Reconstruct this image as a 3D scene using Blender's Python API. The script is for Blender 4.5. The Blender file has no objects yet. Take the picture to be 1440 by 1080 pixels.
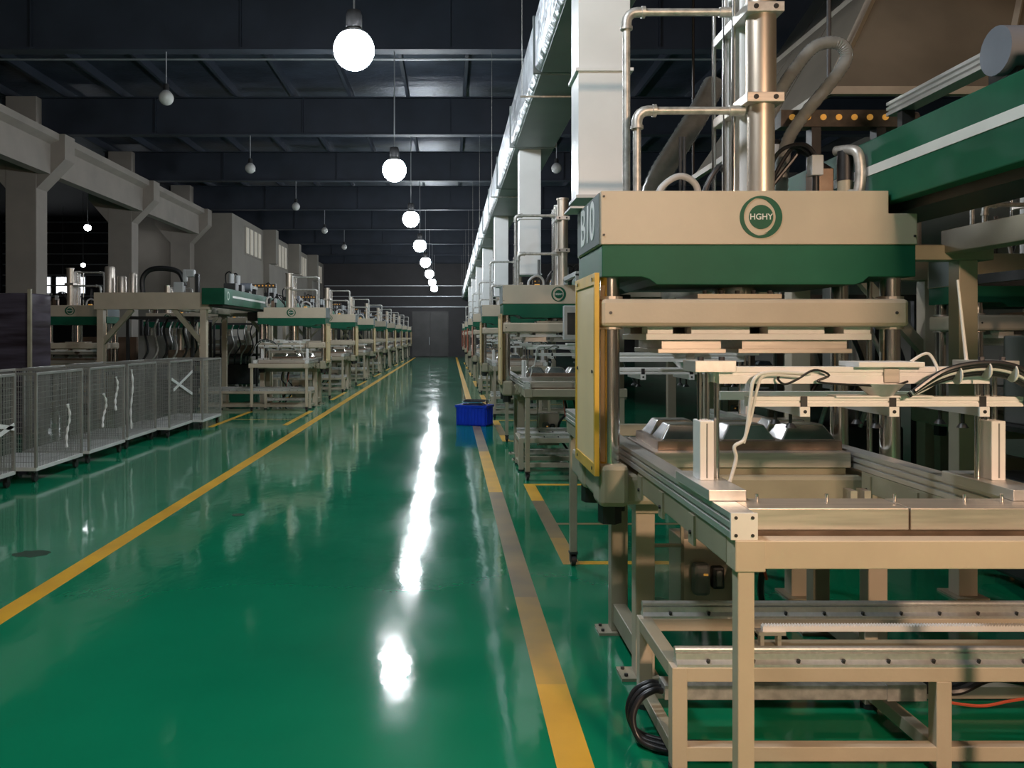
import bpy, bmesh, math, random
from mathutils import Vector, Matrix
random.seed(7)
PI = math.pi
scene = bpy.context.scene
COL = scene.collection

# ------------------------------------------------------------------ camera
cam_d = bpy.data.cameras.new('camera')
cam = bpy.data.objects.new('camera', cam_d)
COL.objects.link(cam)
cam.location = (0, 0, 1.6)
cam.rotation_euler = (PI / 2, 0, 0)
cam_d.sensor_width = 36
cam_d.lens = 1150 / 1440 * 36
cam_d.shift_x = (720 - 633) / 1440
cam_d.shift_y = -(540 - 472) / 1440
cam_d.clip_end = 300
scene.camera = cam

# ------------------------------------------------------------------ world and exposure
w = bpy.data.worlds.new('world')
scene.world = w
w.use_nodes = True
w.node_tree.nodes['Background'].inputs[0].default_value = (0.25, 0.32, 0.45, 1)
w.node_tree.nodes['Background'].inputs[1].default_value = 0.02
vs = scene.view_settings
vs.view_transform = 'Standard'
vs.look = 'None'
vs.gamma = 1
vs.use_curve_mapping = False
vs.exposure = 0.8
LAMP = 95.0        # radiance of the cool high-bay lamps over the aisle
WARM = 560.0        # radiance of the warm lamp added unseen behind the camera

# ------------------------------------------------------------------ materials
def M(name, c, rough=.5, metal=0.0, var=.12, scale=5.0, bump=0.0, bscale=60.0, bdist=.01, stretch=(1, 1, 1), rvar=.06,
      emit=None, emit_s=0.0, alpha=1.0, trans=0.0, c2=None, spec=.5):
    m = bpy.data.materials.new(name)
    m.use_nodes = True
    nt = m.node_tree
    b = nt.nodes['Principled BSDF']
    L = nt.links.new
    tc = nt.nodes.new('ShaderNodeTexCoord')
    mp = nt.nodes.new('ShaderNodeMapping')
    mp.inputs['Scale'].default_value = stretch
    L(tc.outputs['Object'], mp.inputs['Vector'])
    n = nt.nodes.new('ShaderNodeTexNoise')
    n.inputs['Scale'].default_value = scale
    n.inputs['Detail'].default_value = 6
    L(mp.outputs['Vector'], n.inputs['Vector'])
    r = nt.nodes.new('ShaderNodeValToRGB')
    r.color_ramp.elements[0].position = .32
    r.color_ramp.elements[1].position = .7
    lo = tuple(max(0, v * (1 - var)) for v in c)
    hi = tuple(min(1, v * (1 + var)) for v in c) if c2 is None else c2
    r.color_ramp.elements[0].color = (*lo, 1)
    r.color_ramp.elements[1].color = (*hi, 1)
    L(n.outputs['Fac'], r.inputs['Fac'])
    L(r.outputs['Color'], b.inputs['Base Color'])
    mr = nt.nodes.new('ShaderNodeMapRange')
    mr.inputs['To Min'].default_value = max(.02, rough - rvar)
    mr.inputs['To Max'].default_value = min(1, rough + rvar)
    L(n.outputs['Fac'], mr.inputs['Value'])
    L(mr.outputs['Result'], b.inputs['Roughness'])
    b.inputs['Metallic'].default_value = metal
    b.inputs['Specular IOR Level'].default_value = spec
    if bump:
        n2 = nt.nodes.new('ShaderNodeTexNoise')
        n2.inputs['Scale'].default_value = bscale
        n2.inputs['Detail'].default_value = 3
        L(mp.outputs['Vector'], n2.inputs['Vector'])
        bp = nt.nodes.new('ShaderNodeBump')
        bp.inputs['Strength'].default_value = bump
        bp.inputs['Distance'].default_value = bdist
        L(n2.outputs['Fac'], bp.inputs['Height'])
        L(bp.outputs['Normal'], b.inputs['Normal'])
    if emit:
        b.inputs['Emission Color'].default_value = (*emit, 1)
        b.inputs['Emission Strength'].default_value = emit_s
    if trans:
        b.inputs['Transmission Weight'].default_value = trans
    if alpha < 1:
        b.inputs['Alpha'].default_value = alpha
    return m

def floor_material():
    m = bpy.data.materials.new('green_epoxy')
    m.use_nodes = True
    nt = m.node_tree
    b = nt.nodes['Principled BSDF']
    L = nt.links.new
    tc = nt.nodes.new('ShaderNodeTexCoord')
    def noise(scale, detail, st=(1, 1, 1)):
        mp = nt.nodes.new('ShaderNodeMapping')
        mp.inputs['Scale'].default_value = st
        L(tc.outputs['Object'], mp.inputs['Vector'])
        n = nt.nodes.new('ShaderNodeTexNoise')
        n.inputs['Scale'].default_value = scale
        n.inputs['Detail'].default_value = detail
        L(mp.outputs['Vector'], n.inputs['Vector'])
        return n
    n1 = noise(.55, 8)
    r = nt.nodes.new('ShaderNodeValToRGB')
    r.color_ramp.elements[0].position = .3
    r.color_ramp.elements[1].position = .72
    r.color_ramp.elements[0].color = (.003, .185, .09, 1)
    r.color_ramp.elements[1].color = (.006, .26, .125, 1)
    L(n1.outputs['Fac'], r.inputs['Fac'])
    L(r.outputs['Color'], b.inputs['Base Color'])
    n2 = noise(1.6, 6, (1, .35, 1))
    mr = nt.nodes.new('ShaderNodeMapRange')
    mr.inputs['From Min'].default_value = .3
    mr.inputs['From Max'].default_value = .7
    mr.inputs['To Min'].default_value = .05
    mr.inputs['To Max'].default_value = .13
    L(n2.outputs['Fac'], mr.inputs['Value'])
    L(mr.outputs['Result'], b.inputs['Roughness'])
    n3 = noise(2.3, 4, (1.5, .8, 1))
    bp = nt.nodes.new('ShaderNodeBump')
    bp.inputs['Strength'].default_value = .12
    bp.inputs['Distance'].default_value = .02
    L(n3.outputs['Fac'], bp.inputs['Height'])
    L(bp.outputs['Normal'], b.inputs['Normal'])
    b.inputs['Specular IOR Level'].default_value = .45
    b.inputs['Coat Weight'].default_value = .2
    b.inputs['Coat Roughness'].default_value = .06
    L(bp.outputs['Normal'], b.inputs['Coat Normal'])
    return m

MT = dict(
    floor=floor_material(),
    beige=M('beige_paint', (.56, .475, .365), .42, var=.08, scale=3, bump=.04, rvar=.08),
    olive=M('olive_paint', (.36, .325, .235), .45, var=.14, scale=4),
    green=M('green_paint', (.008, .105, .055), .48, var=.25, scale=2.5, c2=(.014, .135, .072), spec=.25),
    greenworn=M('green_paint_worn', (.006, .105, .058), .5, var=.2, scale=1.6, c2=(.018, .135, .075), spec=.2),
    white=M('white_paint', (.90, .91, .91), .45, var=.05),
    ductwhite=M('white_sheet_metal', (.82, .84, .84), .38, var=.06, scale=2, bump=.03, bscale=5),
    stripe=M('white_stripe', (.80, .80, .76), .5, var=.05),
    chrome=M('chrome', (.80, .78, .75), .16, 1.0, var=.05, rvar=.03),
    steel=M('brushed_steel', (.66, .59, .52), .42, .75, var=.12, scale=14, stretch=(.3, 6, 6)),
    satin=M('satin_steel', (.66, .57, .47), .40, .8, var=.10, scale=3, stretch=(4, 4, .6)),
    moldsteel=M('mould_steel', (.72, .71, .70), .24, 1.0, var=.1, scale=20),
    brownsteel=M('oiled_steel', (.34, .25, .19), .36, .85, var=.25, scale=9),
    alu=M('aluminium', (.72, .71, .69), .42, .75, var=.06, scale=10, stretch=(6, .4, 6)),
    alupaint=M('anodised_white', (.90, .88, .86), .42, .05, var=.05),
    galv=M('galvanised_pipe', (.54, .53, .50), .45, .6, var=.25, scale=25),
    foil=M('foil_insulation', (.46, .49, .52), .42, .7, var=.3, scale=4, bump=1.0, bscale=5, bdist=.09),
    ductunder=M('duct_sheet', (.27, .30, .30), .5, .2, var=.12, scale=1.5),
    black=M('black_rubber', (.016, .016, .017), .45, var=.2),
    dark=M('dark_metal', (.05, .05, .052), .45, .4, var=.25),
    darkhose=M('dark_hose', (.02, .02, .022), .35, var=.2),
    yellow=M('yellow_paint', (.72, .43, .04), .45, var=.12, scale=6),
    panel=M('cream_infill', (.95, .72, .42), .5, var=.05, scale=3),
    orange=M('orange_red_panel', (.55, .13, .06), .5, var=.1),
    orangesoft=M('salmon_panel', (.55, .26, .19), .5, var=.1),
    amber=M('glowing_amber_plastic', (.85, .42, .07), .4, var=.1, emit=(1.0, .5, .1), emit_s=.15),  # faint glow added to rollers, clip and switch label, which are no lamps
    brownchain=M('brown_cable_chain', (.075, .058, .045), .5, var=.25, scale=30),
    hoodrib=M('hood_rib_steel', (.36, .31, .25), .5, .2, var=.15),
    servo=M('servo_grey', (.20, .22, .26), .45, var=.1),
    palepanel=M('pale_guard_frame', (.56, .42, .22), .5, var=.1),
    dimglow=M('dim_lamp_glow', (.9, .9, .9), .4, var=0, emit=(.95, .97, 1.0), emit_s=9.0),
    hood=M('brown_hood_sheet', (.165, .135, .10), .5, .2, var=.2, scale=2.2),
    clearhose=M('clear_hose', (.30, .31, .30), .2, var=.2, scale=12, alpha=.7),
    grey=M('grey_plastic', (.23, .23, .22), .45, var=.1),
    lightgrey=M('light_grey_plastic', (.50, .52, .53), .42, var=.06),
    screen=M('dark_screen', (.035, .045, .05), .12, var=.1),
    blue=M('blue_plastic', (.012, .06, .75), .36, var=.12),
    cyan=M('cyan_cable', (.05, .38, .48), .4, var=.1),
    whitecable=M('white_cable', (.72, .72, .68), .4, var=.05),
    redcable=M('red_cable', (.55, .10, .05), .4, var=.1),
    line=M('yellow_line_paint', (.76, .41, .03), .33, var=.14, scale=2.2, c2=(.88, .50, .04)),
    lineworn=M('yellow_line_scuffed', (.20, .17, .12), .36, var=.2, scale=.75, c2=(.78, .43, .04)),
    linegrey=M('line_scuffed_grey', (.21, .165, .10), .36, var=.2, scale=2, c2=(.33, .23, .10)),
    sideplate=M('grey_side_plate', (.20, .225, .23), .7, var=.12, scale=3, spec=.2),  # grey side panel with its teal-grey reflection put into the colour
    lettering=M('white_lettering', (.95, .95, .95), .8, var=.02, spec=.2),
    stain=M('dark_floor_stain', (.03, .07, .045), .4, var=.4, scale=9),
    concrete=M('painted_concrete', (.44, .39, .345), .75, var=.1, scale=1.2, bump=.06, bscale=20),
    wallcream=M('cream_wall', (.37, .335, .295), .8, var=.08, scale=.8),
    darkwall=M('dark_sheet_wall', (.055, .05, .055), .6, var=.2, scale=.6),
    door=M('dark_door', (.085, .080, .080), .5, .2, var=.2, scale=1.0),
    girt=M('galvanised_girt', (.55, .57, .60), .4, .5, var=.1),
    beam=M('flare_tinted_steel', (.042, .052, .075), .55, .1, var=.18, scale=1.2),  # blue is mostly lens flare put into the steel colour
    deck=M('roof_foil', (.07, .085, .12), .42, .5, var=.35, scale=1.5, bump=.8, bscale=9),  # foil colour also carries the blue cast of the lens flare
    louver=M('glowing_louvre_blade', (.72, .68, .60), .5, var=.05, emit=(.95, .85, .7), emit_s=.08),  # brightness of the blades is put in as faint emission
    winlight=M('lit_window', (.8, .82, .85), .4, var=.02, emit=(.9, .95, 1.0), emit_s=1.2),
    lampglow=M('lamp_glow', (1, 1, 1), .4, var=0, emit=(.90, .955, 1.0), emit_s=LAMP),
    warmglow=M('warm_lamp_glow', (1, 1, 1), .4, var=0, emit=(1.0, .67, .46), emit_s=WARM),
    lampglass=M('lamp_glass', (.62, .62, .60), .25, var=.05),
    wire=M('galvanised_wire', (.42, .42, .40), .4, .6, var=.1),
    cartframe=M('cart_frame', (.34, .34, .32), .42, .5, var=.12),
    cartplate=M('cart_plate', (.70, .71, .70), .45, .2, var=.1, scale=4),
    film=M('plastic_film', (.78, .79, .78), .3, var=.05),
    brownboard=M('brown_board', (.14, .085, .055), .6, var=.25, scale=3),
    purple=M('dark_wrap', (.045, .030, .042), .35, var=.4, scale=3, stretch=(.3, .3, 3), bump=.3, bscale=8, c2=(.10, .085, .12)),
    acrylic=M('acrylic_guard', (.55, .66, .60), .08, var=.02, alpha=.28),
    plaque=M('pale_plaque', (.42, .52, .44), .5, var=.05),
)

# ------------------------------------------------------------------ mesh helpers
MIR = 1

class MB:
    def __init__(self):
        self.v = []
        self.f = []
    def box(self, x0, x1, y0, y1, z0, z1):
        n = len(self.v)
        self.v += [(x0, y0, z0), (x1, y0, z0), (x1, y1, z0), (x0, y1, z0), (x0, y0, z1), (x1, y0, z1), (x1, y1, z1), (x0, y1, z1)]
        self.f += [tuple(n + i for i in q) for q in ((0, 3, 2, 1), (4, 5, 6, 7), (0, 1, 5, 4), (1, 2, 6, 5), (2, 3, 7, 6), (3, 0, 4, 7))]
        return self
    def hull8(self, lo, hi):
        n = len(self.v)
        self.v += list(lo) + list(hi)
        self.f += [tuple(n + i for i in q) for q in ((0, 3, 2, 1), (4, 5, 6, 7), (0, 1, 5, 4), (1, 2, 6, 5), (2, 3, 7, 6), (3, 0, 4, 7))]
        return self
    def bar(self, a, b, wx, wz=None):
        """a rectangular bar from a to b"""
        wz = wz or wx
        a, b = Vector(a), Vector(b)
        d = (b - a).normalized()
        up = Vector((0, 0, 1)) if abs(d.z) < .9 else Vector((0, 1, 0))
        s = d.cross(up).normalized() * wx / 2
        u = s.cross(d).normalized() * wz / 2
        q = lambda p: [tuple(p - s - u), tuple(p + s - u), tuple(p + s + u), tuple(p - s + u)]
        return self.hull8(q(a), q(b))
    def tube(self, pts, r, n=10, cap=True):
        pts = [Vector(p) for p in pts]
        k = len(pts)
        rr = r if isinstance(r, (list, tuple)) else [r] * k
        base = len(self.v)
        ref = None
        for i, p in enumerate(pts):
            d = (pts[min(i + 1, k - 1)] - pts[max(i - 1, 0)])
            d = d.normalized() if d.length > 1e-9 else Vector((0, 0, 1))
            if ref is None:
                ref = d.orthogonal().normalized()
            ref = (ref - d * ref.dot(d))
            ref = ref.normalized() if ref.length > 1e-6 else d.orthogonal().normalized()
            s = d.cross(ref)
            for j in range(n):
                a = 2 * PI * j / n
                self.v.append(tuple(p + (ref * math.cos(a) + s * math.sin(a)) * rr[i]))
        for i in range(k - 1):
            for j in range(n):
                a = base + i * n + j
                b = base + i * n + (j + 1) % n
                self.f.append((a, b, b + n, a + n))
        if cap:
            self.f.append(tuple(base + j for j in reversed(range(n))))
            self.f.append(tuple(base + (k - 1) * n + j for j in range(n)))
        return self
    def cyl(self, a, b, r, r2=None, n=18):
        return self.tube([a, b], [r, r if r2 is None else r2], n)
    def prism(self, poly, axis, a0, a1):
        """extrude a polygon; axis 'y': poly in (x,z); 'x': poly in (y,z); 'z': poly in (x,y)"""
        def P(u, v, t):
            return (u, t, v) if axis == 'y' else ((t, u, v) if axis == 'x' else (u, v, t))
        n = len(self.v)
        k = len(poly)
        self.v += [P(u, v, a0) for u, v in poly] + [P(u, v, a1) for u, v in poly]
        self.f.append(tuple(n + i for i in range(k)))
        self.f.append(tuple(n + k + i for i in reversed(range(k))))
        for i in range(k):
            j = (i + 1) % k
            self.f.append((n + j, n + i, n + k + i, n + k + j))
        return self
    def lathe(self, prof, c=(0, 0, 0), n=24):
        base = len(self.v)
        for r, z in prof:
            for j in range(n):
                a = 2 * PI * j / n
                self.v.append((c[0] + r * math.cos(a), c[1] + r * math.sin(a), c[2] + z))
        for i in range(len(prof) - 1):
            for j in range(n):
                a = base + i * n + j
                b = base + i * n + (j + 1) % n
                self.f.append((a, b, b + n, a + n))
        return self
    def build(self, name, mat, parent=None, off=(0, 0, 0), bevel=0.0, smooth=False):
        me = bpy.data.meshes.new(name)
        vv = [((x - off[0]) * MIR, y - off[1], z - off[2]) for x, y, z in self.v]
        me.from_pydata(vv, [], self.f)
        bm = bmesh.new()
        bm.from_mesh(me)
        bmesh.ops.recalc_face_normals(bm, faces=bm.faces)
        if bevel:
            es = [e for e in bm.edges if len(e.link_faces) == 2 and e.calc_face_angle(0) > .6]
            bmesh.ops.bevel(bm, geom=es, offset=bevel, segments=2, affect='EDGES', profile=.5)
        if smooth:
            for f in bm.faces:
                f.smooth = True
            for e in bm.edges:
                if len(e.link_faces) == 2 and e.calc_face_angle(0) > .7:
                    e.smooth = False
        bm.to_mesh(me)
        bm.free()
        me.materials.append(MT[mat])
        o = bpy.data.objects.new(name, me)
        COL.objects.link(o)
        if parent:
            o.parent = parent
        return o

def box(name, mat, d, parent=None, off=(0, 0, 0), bevel=0.0):
    return MB().box(*d).build(name, mat, parent, off, bevel)

def cr(pts, k=6):
    """Catmull-Rom smoothing of a path"""
    P = [Vector(p) for p in pts]
    out = []
    for i in range(len(P) - 1):
        p0, p1, p2, p3 = P[max(i - 1, 0)], P[i], P[i + 1], P[min(i + 2, len(P) - 1)]
        for j in range(k):
            t = j / k
            out.append(.5 * ((2 * p1) + (p2 - p0) * t + (2 * p0 - 5 * p1 + 4 * p2 - p3) * t * t + (3 * p1 - p0 - 3 * p2 + p3) * t ** 3))
    out.append(P[-1])
    return out

def text_mesh(name, s, size, mat, parent, loc, rot, depth=.0008):
    cu = bpy.data.curves.new(name, 'FONT')
    cu.body = s
    cu.size = size
    cu.align_x = 'CENTER'
    cu.align_y = 'CENTER'
    cu.extrude = depth
    cu.offset = size * .012
    t = bpy.data.objects.new(name + '_tmp', cu)
    COL.objects.link(t)
    dg = bpy.context.evaluated_depsgraph_get()
    me = bpy.data.meshes.new_from_object(t.evaluated_get(dg))
    bpy.data.objects.remove(t)
    me.name = name
    me.materials.clear()
    me.materials.append(MT[mat])
    o = bpy.data.objects.new(name, me)
    COL.objects.link(o)
    o.parent = parent
    o.location = loc
    o.rotation_euler = rot
    return o

def tag(o, label=None, cat=None, group=None, kind=None):
    if label: o['label'] = label
    if cat: o['category'] = cat
    if group: o['group'] = group
    if kind: o['kind'] = kind
    return o

def thing(name, label, cat, loc=(0, 0, 0), group=None):
    o = bpy.data.objects.new(name, None)
    COL.objects.link(o)
    o.location = loc
    o.empty_display_size = .1
    return tag(o, label, cat, group)

KIDS = {}
def copy_tree(o, parent=None, skip=()):
    c = o.copy()
    COL.objects.link(c)
    c.parent = parent
    for ch in o.children:
        if ch.name.split('.')[0] not in skip:
            copy_tree(ch, c)
    return c

def castor(parent, x, y, ztop, off=(0, 0, 0), r=.042):
    b = MB().box(x - .03, x + .03, y - .03, y + .03, ztop - .012, ztop)
    b.box(x - .024, x - .019, y - .022, y + .03, ztop - .07, ztop - .01)
    b.box(x + .019, x + .024, y - .022, y + .03, ztop - .07, ztop - .01)
    c = b.build('castor', 'dark', parent, off)
    MB().cyl((x - .015, y + .012, r), (x + .015, y + .012, r), r, n=14).build('wheel', 'black', c, off, smooth=True)
    return c

# ------------------------------------------------------------------ hall: floor, walls, ceiling
YEND = 62.0
floor = MB().box(-34, 14, -10, YEND, -.2, 0).build('floor', 'floor')
tag(floor, 'glossy green epoxy factory floor', 'floor', kind='structure')

def floor_line(x0, x1, y0, y1, mat):
    return box('floor_line', mat, (x0, x1, y0, y1, -.004, .0016), floor)
floor_line(.395, .535, -2, 3.75, 'line')
floor_line(.395, .535, 3.75, 5.0, 'lineworn')
floor_line(.395, .535, 5.0, 8.35, 'linegrey')
floor_line(.395, .535, 8.35, 11.3, 'line')
floor_line(.395, .535, 11.3, 16, 'linegrey')
floor_line(.395, .535, 16, 60, 'line')
floor_line(-2.63, -2.49, 2, 60, 'line')
P_R = 6.65
for k in range(7):
    y = 5.72 + k * P_R
    floor_line(.79, .91, y, y + .75, 'line' if k else 'lineworn')
    floor_line(.79, .91, y + .75, y + 2.2, 'linegrey' if k < 2 else 'line')
    floor_line(.79, .91, y + 2.2, y + 3.1, 'line')
    floor_line(.91, 2.6, y, y + .08, 'line')
    floor_line(.91, 2.6, y + 3.02, y + 3.1, 'line')
    if k == 0:
        floor_line(.91, 2.6, y + 1.2, y + 1.26, 'linegrey')
P_L = 5.75
for k in range(7):
    y = 14.6 + k * P_L
    floor_line(-3.0, -2.9, y, y + 2.8, 'line')
    floor_line(-4.25, -4.15, y - .3, y + 2.6, 'line')
    floor_line(-4.15, -3.0, y + 1.0, y + 1.07, 'lineworn')

for cx, cy, r in ((-3.07, 6.0, .11), (-3.28, 5.45, .07), (-1.9, 7.3, .05)):
    poly = [(cx + r * random.uniform(.7, 1.15) * 1.3 * math.cos(a * PI / 8), cy + r * random.uniform(.7, 1.15) * math.sin(a * PI / 8)) for a in range(16)]
    MB().prism(poly, 'z', -.004, .0012).build('floor_stain', 'stain', floor)
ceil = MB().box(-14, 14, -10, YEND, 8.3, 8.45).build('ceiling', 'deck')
tag(ceil, 'dark foil-lined factory roof', 'ceiling', kind='structure')
for i in range(17):
    x = -12.05 + i * 1.55
    box('purlin', 'beam', (x, x + .08, -10, YEND - .1, 8.08, 8.3), ceil)
for k in range(10):
    y = 2.5 + 6.6 * k
    b = MB().box(-12.2, 13.9, y - .02, y + .02, 7.1, 8.08)
    b.box(-12.2, 13.9, y - .14, y + .14, 7.05, 7.09)
    b.box(-12.2, 13.9, y - .14, y + .14, 8.05, 8.08)
    for sx in (-8, -4, 0, 4, 8):
        b.box(sx - .01, sx + .01, y - .12, y + .12, 7.09, 8.05)
    b.build('roof_beam', 'beam', ceil)
    # thin tie rods between purlins
    MB().cyl((-12, y + 3.3, 8.02), (13.8, y + 3.3, 8.02), .025, n=6).build('tie_rod', 'girt', ceil)
# neighbouring hall, higher roof
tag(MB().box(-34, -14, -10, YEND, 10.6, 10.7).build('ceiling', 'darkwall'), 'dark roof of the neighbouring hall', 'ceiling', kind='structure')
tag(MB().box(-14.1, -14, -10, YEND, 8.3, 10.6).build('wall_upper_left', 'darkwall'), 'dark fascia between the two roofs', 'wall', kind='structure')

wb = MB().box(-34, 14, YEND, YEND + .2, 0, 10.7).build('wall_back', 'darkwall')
tag(wb, 'dark sheet end wall with pale girts', 'wall', kind='structure')
for i in range(9):
    z = 3.75 + .8 * i
    box('girt', 'girt', (-33.9, -14.2, YEND - .09, YEND - .002, z, z + .09), wb)
    if i < 3:
        box('girt', 'girt', (-9.5, 13.9, YEND - .08, YEND - .002, z, z + .055), wb)
dr = MB().box(-2.9, -.1, YEND - .14, YEND - .004, 0, 3.45).build('door_1', 'door')
tag(dr, 'tall dark double door in end wall', 'door', kind='structure')
for x0, x1 in ((-2.84, -1.53), (-1.47, -.16)):
    box('door_leaf', 'door', (x0, x1, YEND - .19, YEND - .135, .02, 3.38), dr, bevel=.01)
box('door_handle', 'girt', (-1.58, -1.55, YEND - .23, YEND - .185, .9, 1.5), dr)
for i in range(2):
    x = -32.5 + i * 2.6
    wn = MB().box(x, x + 2.3, YEND - .06, YEND - .01, 4.75, 6.1).build('window_%d' % (i + 1), 'girt')
    tag(wn, 'bright window in the far end of the neighbouring hall', 'window', kind='structure')
    box('pane', 'winlight', (x + .08, x + 2.22, YEND - .08, YEND - .055, 4.83, 6.02), wn)
tag(MB().box(14, 14.2, -10, YEND, 0, 8.5).build('wall_right', 'wallcream'), 'plain wall along the right of the hall', 'wall', kind='structure')
tag(MB().box(-34, 14, -10.2, -10, 0, 10.7).build('wall_front', 'wallcream'), 'plain wall behind', 'wall', kind='structure')
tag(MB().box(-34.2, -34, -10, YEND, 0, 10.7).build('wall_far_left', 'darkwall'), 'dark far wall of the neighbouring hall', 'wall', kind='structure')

# left: concrete columns with corbels and a crane beam, then a closed wall with louvres
def column(y, x=-11.55):
    c = bpy.data.objects.new('concrete_column', None)
    COL.objects.link(c)
    c.location = (x, y, 0)
    tag(c, 'pale concrete column with flared corbel carrying the crane beam', 'column', 'concrete columns on the left', 'structure')
    box('shaft', 'concrete', (-.42, .42, -.3, .3, 0, 8.05), c, bevel=.02)
    MB().prism([(.40, 5.55), (1.18, 6.35), (1.18, 7.03), (.40, 7.03)], 'y', -.29, .29).build('corbel', 'concrete', c)
    MB().prism([(-.40, 5.55), (-1.1, 6.35), (-1.1, 7.03), (-.40, 7.03)], 'y', -.29, .29).build('corbel', 'concrete', c)
    return c
cols = [column(y) for y in (9.1, 15.7, 22.3, 28.9, 35.3)]
rb = MB()
for y0, y1 in ((-8, 8.8), (9.4, 15.4), (16.0, 22.0), (22.6, 28.6), (29.2, 35.0)):
    rb.prism([(-11.05, 5.95), (-10.75, 5.95), (-10.75, 6.75), (-10.52, 6.85), (-10.52, 7.03), (-11.25, 7.03), (-11.25, 6.85), (-11.05, 6.75)], 'y', y0, y1)
o = rb.build('crane_beam', 'concrete')
tag(o, 'long concrete crane beam resting on the columns', 'beam', kind='structure')
wl = MB().box(-9.8, -9.6, 36.2, YEND, 0, 7.0).build('wall_left', 'wallcream')
tag(wl, 'pale wall with louvred openings behind the press row', 'wall', kind='structure')
tag(MB().box(-14, -9.6, 36.0, 36.2, 0, 7.0).build('wall_return', 'wallcream'), 'pale return wall', 'wall', kind='structure')
for k in range(4):
    y = 42.0 + 6.5 * k
    if k < 3:
        b = MB().box(-9.6, -8.95, y, y + .65, 5.3, 7.04)
        b.box(-9.6, -9.3, y + .05, y + .6, 0, 5.3)
        b.build('pilaster', 'wallcream', wl)
    fr = MB().box(-9.62, -9.57, y - 3.75, y - .45, 5.4, 6.75).build('louvre', 'wallcream', wl)
    for j in range(4):
        yy = y - 3.68 + j * .82
        box('blade', 'louver', (-9.58, -9.53, yy, yy + .46, 5.48, 6.68), fr)

# ------------------------------------------------------------------ lamps
def high_bay(loc, lit=True, glow='lampglow', ztop=7.05, s=1.0, bell=False):
    x, y, z = loc
    lab = 'lit round high-bay lamp hanging over the green aisle' if lit else 'unlit round high-bay lamp hanging from the dark roof'
    t = thing('high_bay_lamp', lab, 'lamp', loc, 'lit aisle lamps' if lit else 'unlit roof lamps')
    MB().cyl((0, 0, .42 * s), (0, 0, ztop - z), .012, n=6).build('hanging_rod', 'girt', t)
    MB().lathe([(0, .46), (.075, .45), (.09, .40), (.09, .26), (.06, .24)], n=16).build('ballast', 'dark', t, smooth=True)
    if bell:
        MB().lathe([(.06, .25), (.14, .20), (.24, .06), (.27, -.01), (.277, -.01), (.248, .06), (.147, .208), (.06, .26)], n=24).build('reflector', 'lightgrey', t, smooth=True)
        MB().lathe([(.20 * math.cos(a), -.03 - .17 * math.sin(a)) for a in [(PI / 2 - .01) * i / 8 for i in range(9)]], n=24).build('diffuser', glow, t, smooth=True)
    else:
        MB().lathe([(.06, .25), (.11, .215), (.15, .165), (.158, .165), (.118, .222), (.06, .262)], n=24).build('reflector', 'lightgrey', t, smooth=True)
        prof = [(.225 * math.sin(a), .02 + .225 * math.cos(a)) for a in [.72 + (PI - .74) * i / 11 for i in range(12)]]  # globe oversized, so the lamp's bloom is put into its shape
        MB().lathe(prof, n=28).build('diffuser', glow if lit else 'lampglass', t, smooth=True)
    for c in t.children:
        if c.name.split('.')[0] != 'hanging_rod':
            c.scale = (s, s, s)
    return t
ORD = ['', 'first', 'second', 'third', 'fourth', 'fifth', 'sixth', 'seventh', 'eighth', 'ninth', 'tenth']
lamp = high_bay((-1.07, 9.1, 4.76))
for k in range(-1, 8):
    o = lamp if k == 0 else copy_tree(lamp)
    o.location = (-1.07, 9.1 + 6.6 * k, 4.76)
    o['label'] = 'lit high-bay lamp over the aisle, %s counting from the far door' % ORD[8 - k]
dl = high_bay((-5.45, 15.7, 6.15), False, s=.62)
for k in range(5):
    o = dl if k == 0 else copy_tree(dl)
    o.location = (-5.45, 15.7 + 6.6 * k, 6.15)
    o['label'] = 'unlit round lamp over the left press row, %s counting from the near roof beam' % ORD[k + 1]
o = copy_tree(dl)
o.location = (2.9, 22.3, 6.15)
o['label'] = 'unlit round roof lamp beyond the foil duct'
hl = high_bay((-13.3, 30, 5.55), True, 'dimglow', s=.55, ztop=10.6)
hl['label'] = 'pale pendant lamp with added glow in the neighbouring hall beyond the columns'
hl['group'] = 'pendant lamps in the neighbouring hall'
for c in ((-13.4, 34.6, 5.55), (-20.6, 45.9, 5.55), (-20.6, 57.0, 5.55), (-27.0, 57.0, 5.55)):  # the two farthest are added, hidden, to brighten the end wall girts
    o = copy_tree(hl)
    o.location = c
wl_ = high_bay((1.94, -1.9, 3.1), True, 'warmglow', ztop=8.085, s=.9, bell=True)  # added behind the camera, placed from the shadows; bell keeps light off the hood
wl_['label'] = 'unseen warm lamp added behind the camera to light press B10'
del wl_['group']

# ------------------------------------------------------------------ press
O = (1.35, 3.57, 0.0)          # press origin: head centre, head front, floor

def crescent(mb, cx, cz, r, tmax, a0, a1, y0, y1, n=30):
    for i in range(n):
        q = []
        for j in (i, i + 1):
            u = j / n
            a = a0 + (a1 - a0) * u
            t = tmax * math.sin(PI * u) ** .8 + .0004
            q.append((a, t))
        pts = [(cx + r * math.cos(q[0][0]), cz + r * math.sin(q[0][0])), (cx + r * math.cos(q[1][0]), cz + r * math.sin(q[1][0])),
               (cx + (r - q[1][1]) * math.cos(q[1][0]), cz + (r - q[1][1]) * math.sin(q[1][0])), (cx + (r - q[0][1]) * math.cos(q[0][0]), cz + (r - q[0][1]) * math.sin(q[0][0]))]
        mb.prism(pts, 'y', y0, y1)

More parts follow.
